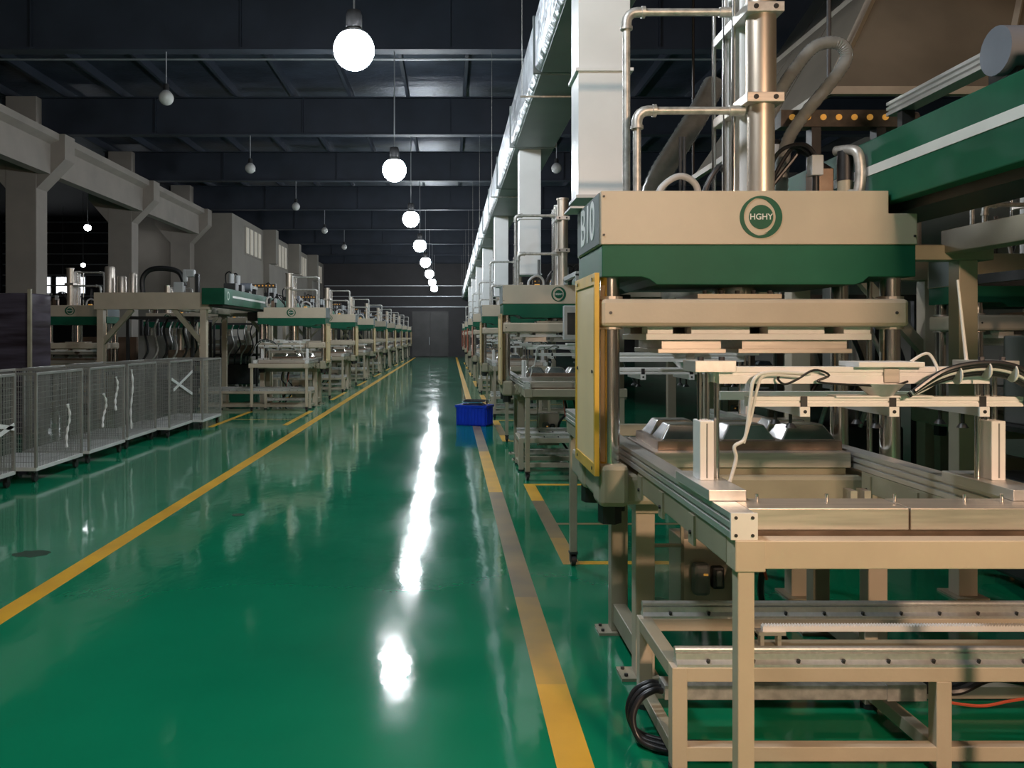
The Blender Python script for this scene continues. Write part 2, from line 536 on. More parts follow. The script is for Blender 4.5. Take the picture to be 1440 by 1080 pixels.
def make_press(label, mirror, cyl_top=3.33, panel='panel', frame='yellow', drop=0.0):
    global MIR
    MIR = -1 if mirror else 1
    t = thing('hydraulic_press', label, 'press', O)
    hc = MB().prism([(.658, 1.998), (2.04, 1.998), (2.04, 2.134), (1.915, 2.134), (1.915, 2.233), (.658, 2.233)], 'y', 3.57, 4.22).build('head_cover', 'beige', t, O, bevel=.004)
    MB().prism([(.664, 1.997), (.664, 1.858), (.835, 1.858), (.87, 1.848), (.905, 1.8235), (1.77, 1.8235), (1.805, 1.835), (1.83, 1.858), (2.035, 1.858), (2.035, 1.997)], 'y', 3.574, 4.215).build('head_beam', 'greenworn', t, O, bevel=.003)
    for x, z in ((.671, 2.208), (.671, 2.04), (2.028, 2.035)):
        MB().cyl((x, 3.566, z), (x, 3.571, z), .0055, n=8).build('screw', 'black', hc, O)
    box('side_plate', 'sideplate', (.6545, .6585, 3.60, 4.20, 2.004, 2.228), hc, O)
    box('drip_plate', 'lightgrey', (.60, .70, 4.08, 4.3, 2.236, 2.246), hc, O)
    # emblem
    ring = MB()
    crescent(ring, 1.357, 2.118, .0925, .024, math.radians(125), math.radians(-125), 3.5675, 3.5702)
    crescent(ring, 1.355, 2.117, .0915, .018, math.radians(85), math.radians(300), 3.5675, 3.5702)
    crescent(ring, 1.357, 2.118, .074, .010, math.radians(-80), math.radians(70), 3.5675, 3.5702)
    em = ring.build('emblem', 'green', hc, O)
    MB().cyl((1.357, 3.5675, 2.118), (1.357, 3.5702, 2.118), .053, n=28).build('emblem_disc', 'green', hc, O)
    text_mesh('emblem_lettering', 'HGHY', .036, 'stripe', hc, ((1.357 - O[0]) * MIR, 3.5672 - O[1], 2.118), (PI / 2, 0, 0), .0006)
    # columns, platen
    for x in (.714, 1.965):
        for y in (3.655, 4.13):
            MB().cyl((x, y, 1.0), (x, y, 1.87), .043, n=28).build('column', 'chrome', t, O, smooth=True)
    for x in (.70, 2.0):
        MB().cyl((x, 3.9, 1.03), (x, 3.9, 1.87), .012, n=10).build('guide_rod', 'chrome', t, O, smooth=True)
    pl = box('moving_platen', 'beige', (.66, 2.01, 3.575, 4.21, 1.639, 1.761), t, O, bevel=.018)
    for x in (.714, 1.965):
        for y in (3.655, 4.13):
            MB().cyl((x, y, 1.628), (x, y, 1.639), .056, n=24).build('bushing', 'steel', pl, O)
            MB().cyl((x, y, 1.761), (x, y, 1.774), .056, n=24).build('bushing', 'steel', pl, O)
        MB().cyl((x - .012, 3.572, 1.70), (x - .012, 3.578, 1.70), .007, n=10).build('grease_nipple', 'dark', pl, O)
    box('mount_plate', 'beige', (1.09, 1.46, 3.60, 3.95, 1.764, 1.784), pl, O)
    for i in range(5):
        x = 1.13 + i * .072
        MB().cyl((x, 3.63, 1.784), (x, 3.63, 1.80), .010, n=10).build('bolt', 'dark', pl, O)
    MB().cyl((1.35, 3.89, 1.784 - drop), (1.35, 3.89, 1.83), .10, n=24).build('ram', 'chrome', t, O, smooth=True)
    # upper mould
    um = box('upper_mould_plate', 'alupaint', (.873, 1.876, 3.64, 4.14, 1.581, 1.6085), t, O, bevel=.002)
    for x0, x1 in ((.88, .993), (1.075, 1.335), (1.417, 1.668), (1.755, 1.872)):
        box('spacer', 'alupaint', (x0, x1, 3.645, 3.75, 1.609, 1.6385), um, O)
        box('spacer', 'alupaint', (x0, x1, 3.99, 4.13, 1.609, 1.6385), um, O)
    for x0, x1 in ((.93, 1.235), (1.29, 1.80)):
        box('upper_mould', 'steel', (x0 + .02, x1 - .02, 3.67, 4.12, 1.541, 1.581), um, O)
        box('mould_flange', 'steel', (x0, x1, 3.66, 4.13, 1.521, 1.541), um, O, bevel=.002)
    # bed
    bd = box('bed', 'olive', (.668, 2.025, 3.61, 4.5, .85, .982), t, O, bevel=.02)
    for x0, x1 in ((.655, .785), (1.885, 2.035)):
        for y0, y1 in ((3.58, 3.76), (4.03, 4.21)):
            box('corner_block', 'olive', (x0, x1, y0, y1, .846, 1.032), bd, O, bevel=.022)
    for x in (.714, 1.965):
        for y in (3.66, 4.13):
            MB().cyl((x, y, .765), (x, y, .846), .052, n=6).build('column_nut', 'black', bd, O)
            MB().cyl((x + .06, y + .03, .81), (x + .06, y + .03, .85), .014, n=6).build('bolt', 'black', bd, O)
    box('bed_plate', 'steel', (.905, 1.775, 3.62, 4.18, 1.015, 1.083), bd, O, bevel=.003)
    box('bed_spacer', 'olive', (.93, 1.76, 3.64, 4.16, .98, 1.015), bd, O)
    lm = box('lower_mould_base', 'brownsteel', (.935, 1.765, 3.68, 4.12, 1.083, 1.125), bd, O, bevel=.003)
    for i in range(3):
        for j in range(2):
            x0 = .955 + i * .272
            y0 = 3.70 + j * .205
            x1, y1 = x0 + .25, y0 + .185
            MB().hull8([(x0, y0, 1.125), (x1, y0, 1.125), (x1, y1, 1.125), (x0, y1, 1.125)],
                       [(x0 + .045, y0 + .035, 1.195), (x1 - .045, y0 + .035, 1.195), (x1 - .045, y1 - .035, 1.195), (x0 + .045, y1 - .035, 1.195)]).build('tray_mould', 'moldsteel', bd, O, bevel=.006)
    # legs
    box('sub_frame', 'olive', (.86, 2.04, 3.79, 4.5, .775, .85), t, O, bevel=.004)
    for x0 in (.865, 1.95):
        for y0 in (3.81, 4.39):
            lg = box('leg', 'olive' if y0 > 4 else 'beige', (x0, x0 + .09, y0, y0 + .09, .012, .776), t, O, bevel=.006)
            fp = box('foot_plate', 'olive', (x0 - .07, x0 + .11, y0 - .03, y0 + .11, 0, .014), lg, O)
            for bx in (x0 - .045,):
                for by in (y0, y0 + .08):
                    MB().cyl((bx, by, .012), (bx, by, .026), .009, n=6).build('anchor_bolt', 'dark', lg, O)
        MB().prism([(3.90, .16), (4.08, .16), (3.90, .34)], 'x', x0 + .04, x0 + .052).build('gusset', 'olive', t, O)
        box('tie_beam', 'olive', (x0 + .01, x0 + .08, 3.89, 4.40, .06, .16), t, O, bevel=.004)
    # cabinet below
    cb = box('electric_box', 'beige', (1.17, 1.44, 4.14, 4.38, .15, .57), t, O, bevel=.006)
    s1 = box('switch', 'grey', (1.215, 1.30, 4.07, 4.14, .30, .46), cb, O, bevel=.02)
    box('switch_label', 'amber', (1.262, 1.284, 4.066, 4.071, .405, .415), cb, O)
    s2 = box('socket', 'dark', (1.315, 1.375, 4.09, 4.14, .33, .44), cb, O, bevel=.01)
    box('socket_face', 'grey', (1.33, 1.36, 4.084, 4.09, .345, .425), cb, O, bevel=.008)
    ag = MB().box(.985, 1.0, 4.02, 4.035, .16, .78).box(1.135, 1.15, 4.02, 4.035, .16, .78).box(.985, 1.15, 4.02, 4.035, .56, .575).build('guard_frame', 'olive', t, O)
    box('guard_sheet', 'acrylic', (1.0, 1.135, 4.026, 4.03, .16, .56), ag, O)
    for i, x in enumerate((1.50, 1.62)):
        MB().tube(cr([(x, 4.1, .775), (x + .02, 4.05, .6), (x - .08, 4.02, .45), (x - .05, 4.1, .25), (x + .1, 4.15, .03)]), .016, 8).build('oil_hose', 'darkhose', t, O, smooth=True)
    MB().tube(cr([(1.47, 4.0, .78), (1.49, 3.97, .6), (1.53, 3.95, .42)]), .007, 6).build('cable', 'redcable', t, O, smooth=True)
    # press cylinders
    mc = MB().cyl((1.436, 3.78, 2.233), (1.436, 3.78, 2.69), .060, n=28).cyl((1.436, 3.78, 2.69), (1.436, 3.78, cyl_top), .067, n=28).build('main_cylinder', 'satin', t, O, smooth=True)
    MB().cyl((1.436, 3.78, cyl_top), (1.436, 3.78, cyl_top + .02), .078, n=28).build('cylinder_cap', 'steel', mc, O)
    MB().cyl((1.42, 4.09, 2.233), (1.42, 4.09, cyl_top - .02), .058, n=24).build('rear_cylinder', 'alupaint', t, O, smooth=True)  # white finish stands in for cool light on its left side
    MB().cyl((1.415, 3.94, 2.233), (1.415, 3.94, cyl_top - .05), .050, n=18).build('booster_tube', 'alupaint', t, O, smooth=True)  # white here too is the lit left side put into the material
    for z in (2.66, 3.07):
        if z < cyl_top - .1:
            fp = box('flange_plate', 'steel' if z < 3 else 'alu', (1.345, 1.515, 3.70, 4.2, z, z + .045), t, O, bevel=.003)
            for x in (1.385, 1.475):
                MB().cyl((x, 3.696, z + .022), (x, 3.702, z + .022), .0115, n=12).build('bolt_hole', 'black', fp, O)
    for x, y in ((1.352, 4.19), (1.352, 4.02), (1.352, 3.90), (1.50, 4.19)):
        MB().cyl((x, y, 2.233), (x, y, cyl_top - .06), .011, n=10).build('tie_bar', 'chrome', t, O, smooth=True)
    # galvanised pipes
    def pipe(pts, r):
        p = MB().tube(pts, r, 14).build('pipe', 'galv', t, O, smooth=True)
        for q in pts[1:-1][::3] or []:
            pass
        return p
    zt = min(3.15, cyl_top - .06)
    def elbow_path(x, y, z0, z1, x1, y1, r=.05):
        pts = [(x, y, z0), (x, y, z1 - r)]
        for i in range(1, 5):
            a = PI / 2 * i / 4
            pts.append((x + r * (1 - math.cos(a)), y, z1 - r + r * math.sin(a)))
        pts.append((x1, y1, z1))
        return pts
    for x, y, z1, x1, r in ((.845, 3.92, zt, 1.34, .018), (.868, 3.80, 2.645, 1.345, .0185)):
        p = MB().tube(elbow_path(x, y, 2.233, z1, x1, y), r, 14).build('pipe', 'galv', t, O, smooth=True)
        e = MB().tube(elbow_path(x, y, z1 - .075, z1, x + .075, y), r + .006, 14)
        e.cyl((x, y, z1 - .085), (x, y, z1 - .07), r + .011).cyl((x + .072, y, z1), (x + .088, y, z1), r + .011)
        e.build('elbow', 'galv', p, O, smooth=True)
        MB().cyl((x1 - .05, y, z1), (x1 + .02, y, z1), r + .006, n=14).build('union', 'galv', p, O, smooth=True)
    # valves and bits on the head
    v = MB().cyl((1.865, 3.86, 2.233), (1.865, 3.86, 2.33), .034, n=16).build('valve', 'olive', t, O, smooth=True)
    MB().cyl((1.865, 3.86, 2.33), (1.865, 3.86, 2.47), .036, n=16).build('solenoid', 'black', v, O, smooth=True)
    MB().tube(cr([(1.865, 3.82, 2.26), (1.885, 3.79, 2.26), (1.895, 3.78, 2.30), (1.895, 3.78, 2.40), (1.88, 3.80, 2.46), (1.84, 3.9, 2.48)]), .024, 12).build('elbow_pipe', 'galv', v, O, smooth=True)
    v2 = box('regulator', 'lightgrey', (1.70, 1.755, 3.84, 3.90, 2.355, 2.45), t, O, bevel=.004)
    MB().cyl((1.73, 3.87, 2.233), (1.73, 3.87, 2.36), .016, n=12).build('regulator_bowl', 'black', v2, O, smooth=True)
    box('manifold', 'brownsteel', (1.76, 1.83, 3.9, 4.05, 2.233, 2.40), t, O, bevel=.004)
    for i in range(3):
        MB().tube(cr([(1.78 + .02 * i, 3.92, 2.40), (1.72, 3.95 + .05 * i, 2.52), (1.62 + .05 * i, 4.05, 2.50), (1.58, 4.1, 2.3), (1.6, 4.12, 2.236)]), .010, 8).build('air_hose', 'darkhose', t, O, smooth=True)
    MB().tube(cr([(1.02, 4.0, 2.236), (1.03, 4.0, 2.32), (1.12, 4.0, 2.38), (1.2, 4.0, 2.34), (1.22, 4.0, 2.236)]), .016, 10).build('air_hose', 'lightgrey', t, O, smooth=True)
    MB().tube(cr([(1.24, 4.05, 2.236), (1.28, 4.05, 2.36), (1.34, 4.06, 2.44), (1.40, 4.15, 2.40)]), .014, 10).build('air_hose', 'darkhose', t, O, smooth=True)
    box('hose_clip', 'amber', (1.10, 1.16, 3.95, 4.0, 2.236, 2.27), t, O)
    MB().cyl((1.16, 4.12, 2.233), (1.16, 4.12, 2.60), .008, n=8).cyl((1.18, 4.12, 2.233), (1.18, 4.12, 2.60), .008, n=8).build('sensor_post', 'dark', t, O)
    # yellow guard panel on the aisle side
    gp = MB()
    x0, x1, y0, y1, z0, z1 = .632, .652, 3.575, 4.13, .985, 1.875
    gp.box(x0, x1, y0, y1, z1 - .05, z1).box(x0, x1, y0, y1, z0, z0 + .05).box(x0, x1, y0, y0 + .03, z0 + .05, z1 - .05).box(x0, x1, y1 - .03, y1, z0 + .05, z1 - .05)
    g = gp.build('guard_panel', frame, t, O)
    box('infill', panel, (.637, .648, y0 + .03, y1 - .03, z0 + .05, z1 - .05), g, O)
    for y in (y0 + .07, y1 - .07):
        for z in (z1 - .025, z0 + .025, 1.44):
            MB().cyl((.629, y, z), (.634, y, z), .008, n=8).build('screw', 'dark', g, O)
    pl.location.z -= drop
    um.location.z -= drop
    MIR = 1
    return t

# ------------------------------------------------------------------ rail table in front of and behind the press
def rail_profile(x0, x1, z0, z1):
    h = z1 - z0
    g = .012
    return [(x0, z0), (x1, z0), (x1, z0 + .25 * h), (x1 - g, z0 + .28 * h), (x1 - g, z0 + .38 * h), (x1, z0 + .41 * h), (x1, z0 + .62 * h), (x1 - g, z0 + .65 * h), (x1 - g, z0 + .75 * h), (x1, z0 + .78 * h), (x1, z1),
            (x0, z1), (x0, z0 + .78 * h), (x0 + g, z0 + .75 * h), (x0 + g, z0 + .65 * h), (x0, z0 + .62 * h), (x0, z0 + .41 * h), (x0 + g, z0 + .38 * h), (x0 + g, z0 + .28 * h), (x0, z0 + .25 * h)]

def make_table(label, mirror):
    global MIR
    MIR = -1 if mirror else 1
    t = thing('rail_table', label, 'table', O)
    for x0, x1 in ((.81, .882), (1.788, 1.86)):
        r = MB().prism(rail_profile(x0, x1, 1.013, 1.087), 'y', 2.362, 5.74).build('guide_rail', 'alu', t, O)
        e = box('end_cap', 'alupaint', (x0 - .002, x1 + .003, 2.352, 2.362, 1.012, 1.089), r, O)
        for dx in (.012, .060):
            for z in (1.025, 1.076):
                MB().cyl((x0 + dx, 2.349, z), (x0 + dx, 2.353, z), .005, n=8).build('screw', 'dark', r, O)
    for x0, x1 in ((.817, .872), (1.79, 1.845)):
        sb = box('side_beam', 'olive', (x0, x1, 2.42, 3.56, .925, 1.012), t, O, bevel=.004)
        box('side_beam', 'olive', (x0, x1, 4.52, 5.74, .925, 1.012), t, O, bevel=.004)
        for y in (2.75, 3.15, 3.5):
            box('bracket', 'olive', (x0 - .008, x0 + .002, y - .03, y + .03, .90, 1.0), sb, O)
            MB().cyl((x0 - .014, y, .94), (x0 - .006, y, .94), .008, n=6).build('bolt', 'dark', sb, O)
    box('front_beam', 'beige', (.905, 1.864, 2.362, 2.42, .925, 1.008), t, O, bevel=.004)
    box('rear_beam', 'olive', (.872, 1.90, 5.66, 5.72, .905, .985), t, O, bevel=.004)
    for x0 in (.819, 1.862):
        cbk = box('corner_block', 'beige', (x0, x0 + .088, 2.348, 2.432, .920, 1.012), t, O, bevel=.004)
        lg = box('leg', 'beige', (x0 + .012, x0 + .061, 2.362, 2.412, .10, .922), t, O, bevel=.004)
        castor(lg, x0 + .037, 2.387, .10, O)
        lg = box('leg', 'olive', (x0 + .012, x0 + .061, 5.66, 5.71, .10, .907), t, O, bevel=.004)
        castor(lg, x0 + .037, 5.685, .10, O)
    sbm = box('support_bar', 'brownsteel', (.872, 1.788, 2.45, 2.56, .995, 1.022), t, O)
    for x0, x1 in ((.885, 1.364), (1.369, 1.78)):
        box('steel_bar', 'steel', (x0, x1, 2.43, 2.58, 1.022, 1.087), t, O, bevel=.003)
    for x in (.945, 1.16, 1.37, 1.585, 1.70):
        MB().cyl((x, 2.52, 1.087), (x, 2.52, 1.112), .0055, n=10).build('dowel_pin', 'chrome', t, O, smooth=True)
    for x in (1.47, 1.52):
        box('stop_block', 'steel', (x, x + .024, 3.0, 3.06, .985, 1.03), t, O)
    box('cross_beam', 'olive', (.872, 1.79, 3.0, 3.06, .915, .985), t, O)
    MIR = 1
    return t

# ------------------------------------------------------------------ low track with round rails crossing under the table
def make_track(label, mirror, x_end=3.3):
    global MIR
    MIR = -1 if mirror else 1
    t = thing('shuttle_track', label, 'track', O)
    for y in (2.985, 3.50):
        box('top_beam', 'beige', (.86, x_end, y, y + .055, .335, .388), t, O, bevel=.003)
        rl = MB().prism([(y + .002, .388), (y + .062, .388), (y + .062, .398), (y + .045, .41), (y + .045, .432), (y + .018, .432), (y + .018, .41), (y + .002, .398)], 'x', .83, x_end).build('rail_base', 'alu', t, O)
        MB().cyl((.828, y + .032, .443), (x_end, y + .032, .443), .0125, n=14).build('rail_shaft', 'alu', rl, O, smooth=True)
        n = int((x_end - .95) / .165)
        for i in range(n):
            x = .945 + i * .165
            MB().cyl((x, y + .012, .398), (x, y + .006, .414), .007, n=6).build('rail_bolt', 'dark', rl, O)
        box('bottom_beam', 'beige', (.86, x_end, y, y + .05, .045, .098), t, O, bevel=.003)
        for x in (.81, 1.775, 2.75):
            p = box('post', 'beige', (x, x + .056, y - .002, y + .053, .02, .388 if x < 1 else .336), t, O, bevel=.003)
            MB().cyl((x + .028, y + .025, 0), (x + .028, y + .025, .022), .035, n=14).build('levelling_foot', 'dark', p, O)
    box('end_beam', 'olive', (.81, .866, 3.04, 3.50, .335, .388), t, O, bevel=.003)
    box('end_beam', 'olive', (.815, .861, 3.04, 3.50, .045, .095), t, O, bevel=.003)
    box('cross_beam', 'beige', (1.78, 1.832, 3.035, 3.50, .045, .098), t, O, bevel=.003)
    # toothed rack
    poly = [(1.27, .418), (1.27, .398), (x_end, .398), (x_end, .418)]
    x = x_end
    while x > 1.28:
        poly += [(x - .006, .426), (x - .012, .418)]
        x -= .012
    MB().prism(poly, 'y', 3.32, 3.345).build('toothed_rack', 'alupaint', t, O)
    rbk = MB().box(1.25, 1.36, 3.31, 3.36, .385, .399).box(1.26, 1.275, 3.32, 3.35, .335, .386).box(1.33, 1.345, 3.32, 3.35, .335, .386).build('rack_bracket', 'steel', t, O)
    box('rack_carrier', 'olive', (1.2, x_end, 3.29, 3.40, .30, .336), t, O)
    tr = box('cable_trunking', 'galv', (.845, 1.87, 3.22, 3.31, .165, .222), t, O, bevel=.002)
    box('trunking_joint', 'galv', (1.72, 1.875, 3.216, 3.314, .162, .226), tr, O)
    for x in (.865, .905):
        box('slot', 'black', (x, x + .009, 3.217, 3.221, .182, .202), tr, O)
    MIR = 1
    return t

# ------------------------------------------------------------------ transfer arm riding on the guide rails
def make_arm(label, mirror):
    global MIR
    MIR = -1 if mirror else 1
    t = thing('transfer_robot', label, 'robot', O)
    for x, m in ((.0, 1), (2.66, -1)):
        f = lambda v: x + m * v if x else v
        def bx(nm, mat, a, b, *rest, **kw):
            return box(nm, mat, (min(f(a), f(b)), max(f(a), f(b)), *rest), kw.get('parent', t), O, kw.get('bevel', 0))
        sl = bx('slide_block', 'alu', .80, .917, 2.53, 2.90, 1.088, 1.122, bevel=.002)
        ac = bx('actuator', 'alupaint', .825, .872, 2.70, 2.78, 1.122, 1.318, bevel=.003)
        bx('actuator_groove', 'grey', .846, .850, 2.698, 2.70, 1.13, 1.31, parent=ac)
        for vx, r, z0 in ((.836, .008, 1.318), (.861, .008, 1.318), (.893, .009, 1.122)):
            MB().cyl((f(vx), 2.74, z0), (f(vx), 2.74, 1.482), r, n=12).build('guide_rod', 'chrome', t, O, smooth=True)
        tb = bx('top_bracket', 'alu', .80, .935, 2.67, 2.81, 1.48, 1.518, bevel=.002)
        for vx in (.83, .90):
            MB().cyl((f(vx), 2.71, 1.518), (f(vx), 2.71, 1.53), .010, n=6).build('nut', 'dark', tb, O)
        bx('collar', 'alupaint', .878, .91, 2.72, 2.76, 1.445, 1.482)
    mb = MB().prism([(2.69, 1.442), (2.75, 1.442), (2.75, 1.497), (2.69, 1.497), (2.69, 1.481), (2.694, 1.478), (2.694, 1.470), (2.69, 1.467)], 'x', .885, 1.775)
    beam = mb.build('main_beam', 'alupaint', t, O)
    cp = box('centre_plate', 'alupaint', (1.33, 1.545, 2.66, 2.80, 1.497, 1.514), t, O, bevel=.002)
    box('centre_clamp', 'steel', (1.425, 1.475, 2.682, 2.69, 1.445, 1.492), cp, O, bevel=.003)
    MB().cyl((1.43, 2.72, 1.40), (1.43, 2.72, 1.442), .035, .075, n=20).build('swivel', 'alu', t, O, smooth=True)
    lb = MB().prism([(2.70, 1.366), (2.74, 1.366), (2.74, 1.398), (2.70, 1.398), (2.70, 1.386), (2.705, 1.383), (2.705, 1.380), (2.70, 1.377)], 'x', .985, 1.893).build('lower_bar', 'alupaint', t, O)
    MB().prism([(2.98, 1.366), (3.01, 1.366), (3.01, 1.396), (2.98, 1.396)], 'x', .985, 1.70).build('lower_bar', 'alupaint', t, O)
    box('swivel_plate', 'alupaint', (1.27, 1.59, 2.69, 2.76, 1.396, 1.402), t, O)
    for x in (1.162, 1.455, 1.752):
        c = box('clamp', 'dark', (x - .005, x + .015, 2.694, 2.70, 1.362, 1.400), lb, O)
        box('cross_bar', 'alu', (x - .012, x + .018, 2.69, 3.05, 1.335, 1.365), lb, O)
        q = MB().prism([(x - .013, 1.334), (x + .019, 1.334), (x + .019, 1.366), (x - .013, 1.366)], 'y', 2.684, 2.69).build('profile_end', 'alupaint', lb, O)
        MB().cyl((x + .003, 2.682, 1.35), (x + .003, 2.685, 1.35), .006, n=8).build('profile_hole', 'black', lb, O)
        for y in (2.80, 2.93):
            MB().cyl((x + .003, y, 1.30), (x + .003, y, 1.336), .006, n=8).cyl((x + .003, y, 1.285), (x + .003, y, 1.30), .02, .010, n=12).build('suction_cup', 'black', lb, O, smooth=True)
    # cables and tubes
    MB().tube(cr([(1.10, 2.68, 1.48), (1.07, 2.67, 1.462), (1.09, 2.668, 1.442), (1.13, 2.672, 1.455), (1.19, 2.672, 1.488), (1.24, 2.675, 1.47), (1.20, 2.67, 1.45), (1.3, 2.676, 1.44), (1.44, 2.68, 1.436), (1.5, 2.68, 1.45)]), .0038, 6).build('cable', 'black', t, O, smooth=True)
    MB().tube(cr([(1.18, 2.68, 1.475), (1.05, 2.67, 1.48), (.99, 2.66, 1.46), (.975, 2.66, 1.38), (.96, 2.66, 1.27), (.925, 2.66, 1.24), (.93, 2.66, 1.2), (.91, 2.66, 1.125)]), .006, 8).build('air_tube', 'whitecable', t, O, smooth=True)
    MB().tube(cr([(1.15, 2.675, 1.465), (1.03, 2.668, 1.47), (1.0, 2.66, 1.43), (.98, 2.66, 1.34), (.955, 2.66, 1.25)]), .005, 8).build('air_tube', 'whitecable', t, O, smooth=True)
    for i in range(5):
        d = .009 * i
        MB().tube(cr([(1.49, 2.66 - d, 1.405 + .5 * d), (1.58, 2.655 - d, 1.45 + d), (1.68, 2.65 - d, 1.475 + d), (1.78, 2.645 - d, 1.472 + d), (1.86, 2.64 - d, 1.435 + d), (1.93, 2.63 - d, 1.36 + d), (2.0, 2.62 - d, 1.22), (2.1, 2.6 - d, 1.06)]), .0085, 8).build('hose', 'darkhose' if i != 2 else 'whitecable', t, O, smooth=True)
    for p in ((1.63, 2.63, 1.478), (1.72, 2.625, 1.493), (1.80, 2.62, 1.485)):
        MB().cyl((p[0] - .0022, p[1], p[2] - .004), (p[0] + .0022, p[1], p[2] - .004), .030, n=16).build('cable_tie', 'whitecable', t, O)
    MB().tube(cr([(1.52, 2.70, 1.514), (1.58, 2.70, 1.54), (1.60, 2.68, 1.46), (1.53, 2.68, 1.41)]), .005, 6).build('air_tube', 'whitecable', t, O, smooth=True)
    MIR = 1
    return t

# ------------------------------------------------------------------ green transfer gantry beside the press
def make_gantry(label, mirror):
    global MIR
    MIR = -1 if mirror else 1
    t = thing('transfer_gantry', label, 'gantry', O)
    gb = box('green_beam', 'green', (1.93, 2.36, .57, 6.3, 2.19, 2.50), t, O, bevel=.006)
    box('white_stripe', 'stripe', (1.926, 1.931, 1.15, 4.6, 2.336, 2.378), gb, O)
    MB().cyl((1.925, .82, 2.36), (1.931, .82, 2.36), .085, n=24).build('badge_disc', 'plaque', gb, O)
    MB().cyl((1.923, .82, 2.36), (1.926, .82, 2.36), .055, n=24).build('badge_centre', 'green', gb, O)
    box('beam_rail', 'dark', (2.0, 2.28, .7, 6.2, 2.15, 2.19), gb, O)
    # front portal frame
    zt = 2.19
    for x in (2.32, 4.28):
        lg = box('leg', 'beige', (x, x + .12, .72, .86, .012, 2.10), t, O, bevel=.005)
        box('foot_plate', 'olive', (x - .05, x + .17, .67, .91, 0, .014), lg, O)
    box('portal_beam', 'beige', (2.25, 4.45, .70, .88, 2.10, 2.42), t, O, bevel=.005)
    MB().bar((2.40, .79, 1.45), (2.95, .79, 2.10), .09).build('brace', 'olive', t, O)
    MB().bar((4.32, .79, 1.45), (3.75, .79, 2.10), .09).build('brace', 'olive', t, O)
    # rear frame
    for x in (2.08, 3.10):
        lg = box('leg', 'beige', (x, x + .115, 4.98, 5.09, .012, 2.06), t, O, bevel=.005)
        box('foot_plate', 'olive', (x - .04, x + .155, 4.93, 5.14, 0, .014), lg, O)
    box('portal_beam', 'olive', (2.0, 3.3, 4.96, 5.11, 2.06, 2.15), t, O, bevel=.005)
    # rear olive support beam sloping view, runs along the gantry
    box('support_beam', 'olive', (3.0, 3.14, .9, 5.0, 2.10, 2.24), t, O, bevel=.005)
    # carriage and drives on top
    br = box('bracket', 'dark', (2.1, 2.16, 3.15, 3.19, 2.50, 2.65), t, O)
    box('bracket', 'dark', (2.1, 2.16, 3.8, 3.84, 2.50, 2.65), t, O)
    MB().prism(rail_profile(2.09, 2.165, 2.65, 2.715), 'y', 3.08, 3.92).build('extrusion', 'alu', br, O)
    mo = MB().cyl((2.02, 3.03, 2.655), (2.30, 3.03, 2.655), .09, n=24).build('servo_motor', 'servo', t, O, smooth=True)
    box('motor_foot', 'dark', (2.06, 2.28, 2.97, 3.09, 2.50, 2.58), mo, O)
    # cable carrier with amber rollers
    ch = MB()
    ch.box(1.78, 2.50, 4.40, 4.49, 2.725, 2.815)
    ch.tube([(2.50, 4.445, 2.77), (2.53, 4.445, 2.77)], .045, 12)
    cc = ch.build('cable_carrier', 'brownchain', t, O)
    for i in range(7):
        x = 1.84 + i * .0835
        MB().cyl((x, 4.394, 2.775), (x, 4.402, 2.775), .0165, n=12).build('roller', 'amber', cc, O, smooth=True)
    for x in (1.95, 2.30):
        box('carrier_post', 'dark', (x, x + .05, 4.41, 4.48, 2.50, 2.726), cc, O)
    for y in (1.7, 2.2, 5.3, 5.8):
        d = MB().box(2.02, 2.26, y, y + .26, 2.50, 2.66).build('drive_box', 'dark', t, O, bevel=.01)
        MB().cyl((2.14, y + .13, 2.66), (2.14, y + .13, 2.86), .055, n=16).build('drive_motor', 'lightgrey', d, O, smooth=True)
        MB().tube(cr([(2.14, y + .13, 2.86), (2.2, y + .2, 2.91), (2.3, y + .3, 2.85), (2.3, y + .34, 2.66), (2.3, y + .36, 2.51)]), .014, 8).build('motor_cable', 'darkhose', d, O, smooth=True)
    # carriage hanging below
    box('carriage', 'dark', (1.98, 2.42, 4.3, 4.9, 1.95, 2.15), t, O, bevel=.01)
    box('lift_column', 'grey', (2.14, 2.22, 4.6, 4.7, 1.30, 1.96), t, O)
    # vacuum tanks on the portal
    for x, h, r in ((4.18, .50, .095), (3.95, .32, .085), (3.74, .38, .075)):
        MB().lathe([(0.001, 0), (r, 0), (r, h - .03), (r * .8, h), (.001, h)], (x, .79, 2.42), 18).build('vacuum_tank', 'steel', t, O, smooth=True)
    MB().tube(cr([(3.55, .79, 2.42), (3.55, .79, 2.7), (3.4, .79, 2.86), (3.1, .79, 2.88), (2.85, .79, 2.8), (2.75, .79, 2.55)]), .05, 8).build('cable_loop', 'black', t, O, smooth=True)
    rb_ = MB().box(2.75, 2.95, .72, .86, 2.42, 2.62).box(2.70, 2.78, .74, .84, 2.62, 2.86).box(2.55, 2.72, .74, .84, 2.72, 2.86).build('pick_head', 'lightgrey', t, O, bevel=.02)
    box('post_stub', 'dark', (2.48, 2.54, .75, .85, 2.42, 2.78), t, O)
    MIR = 1
    return t

def unit_R(k):
    return (O[0], O[1] + P_R * k, 0)

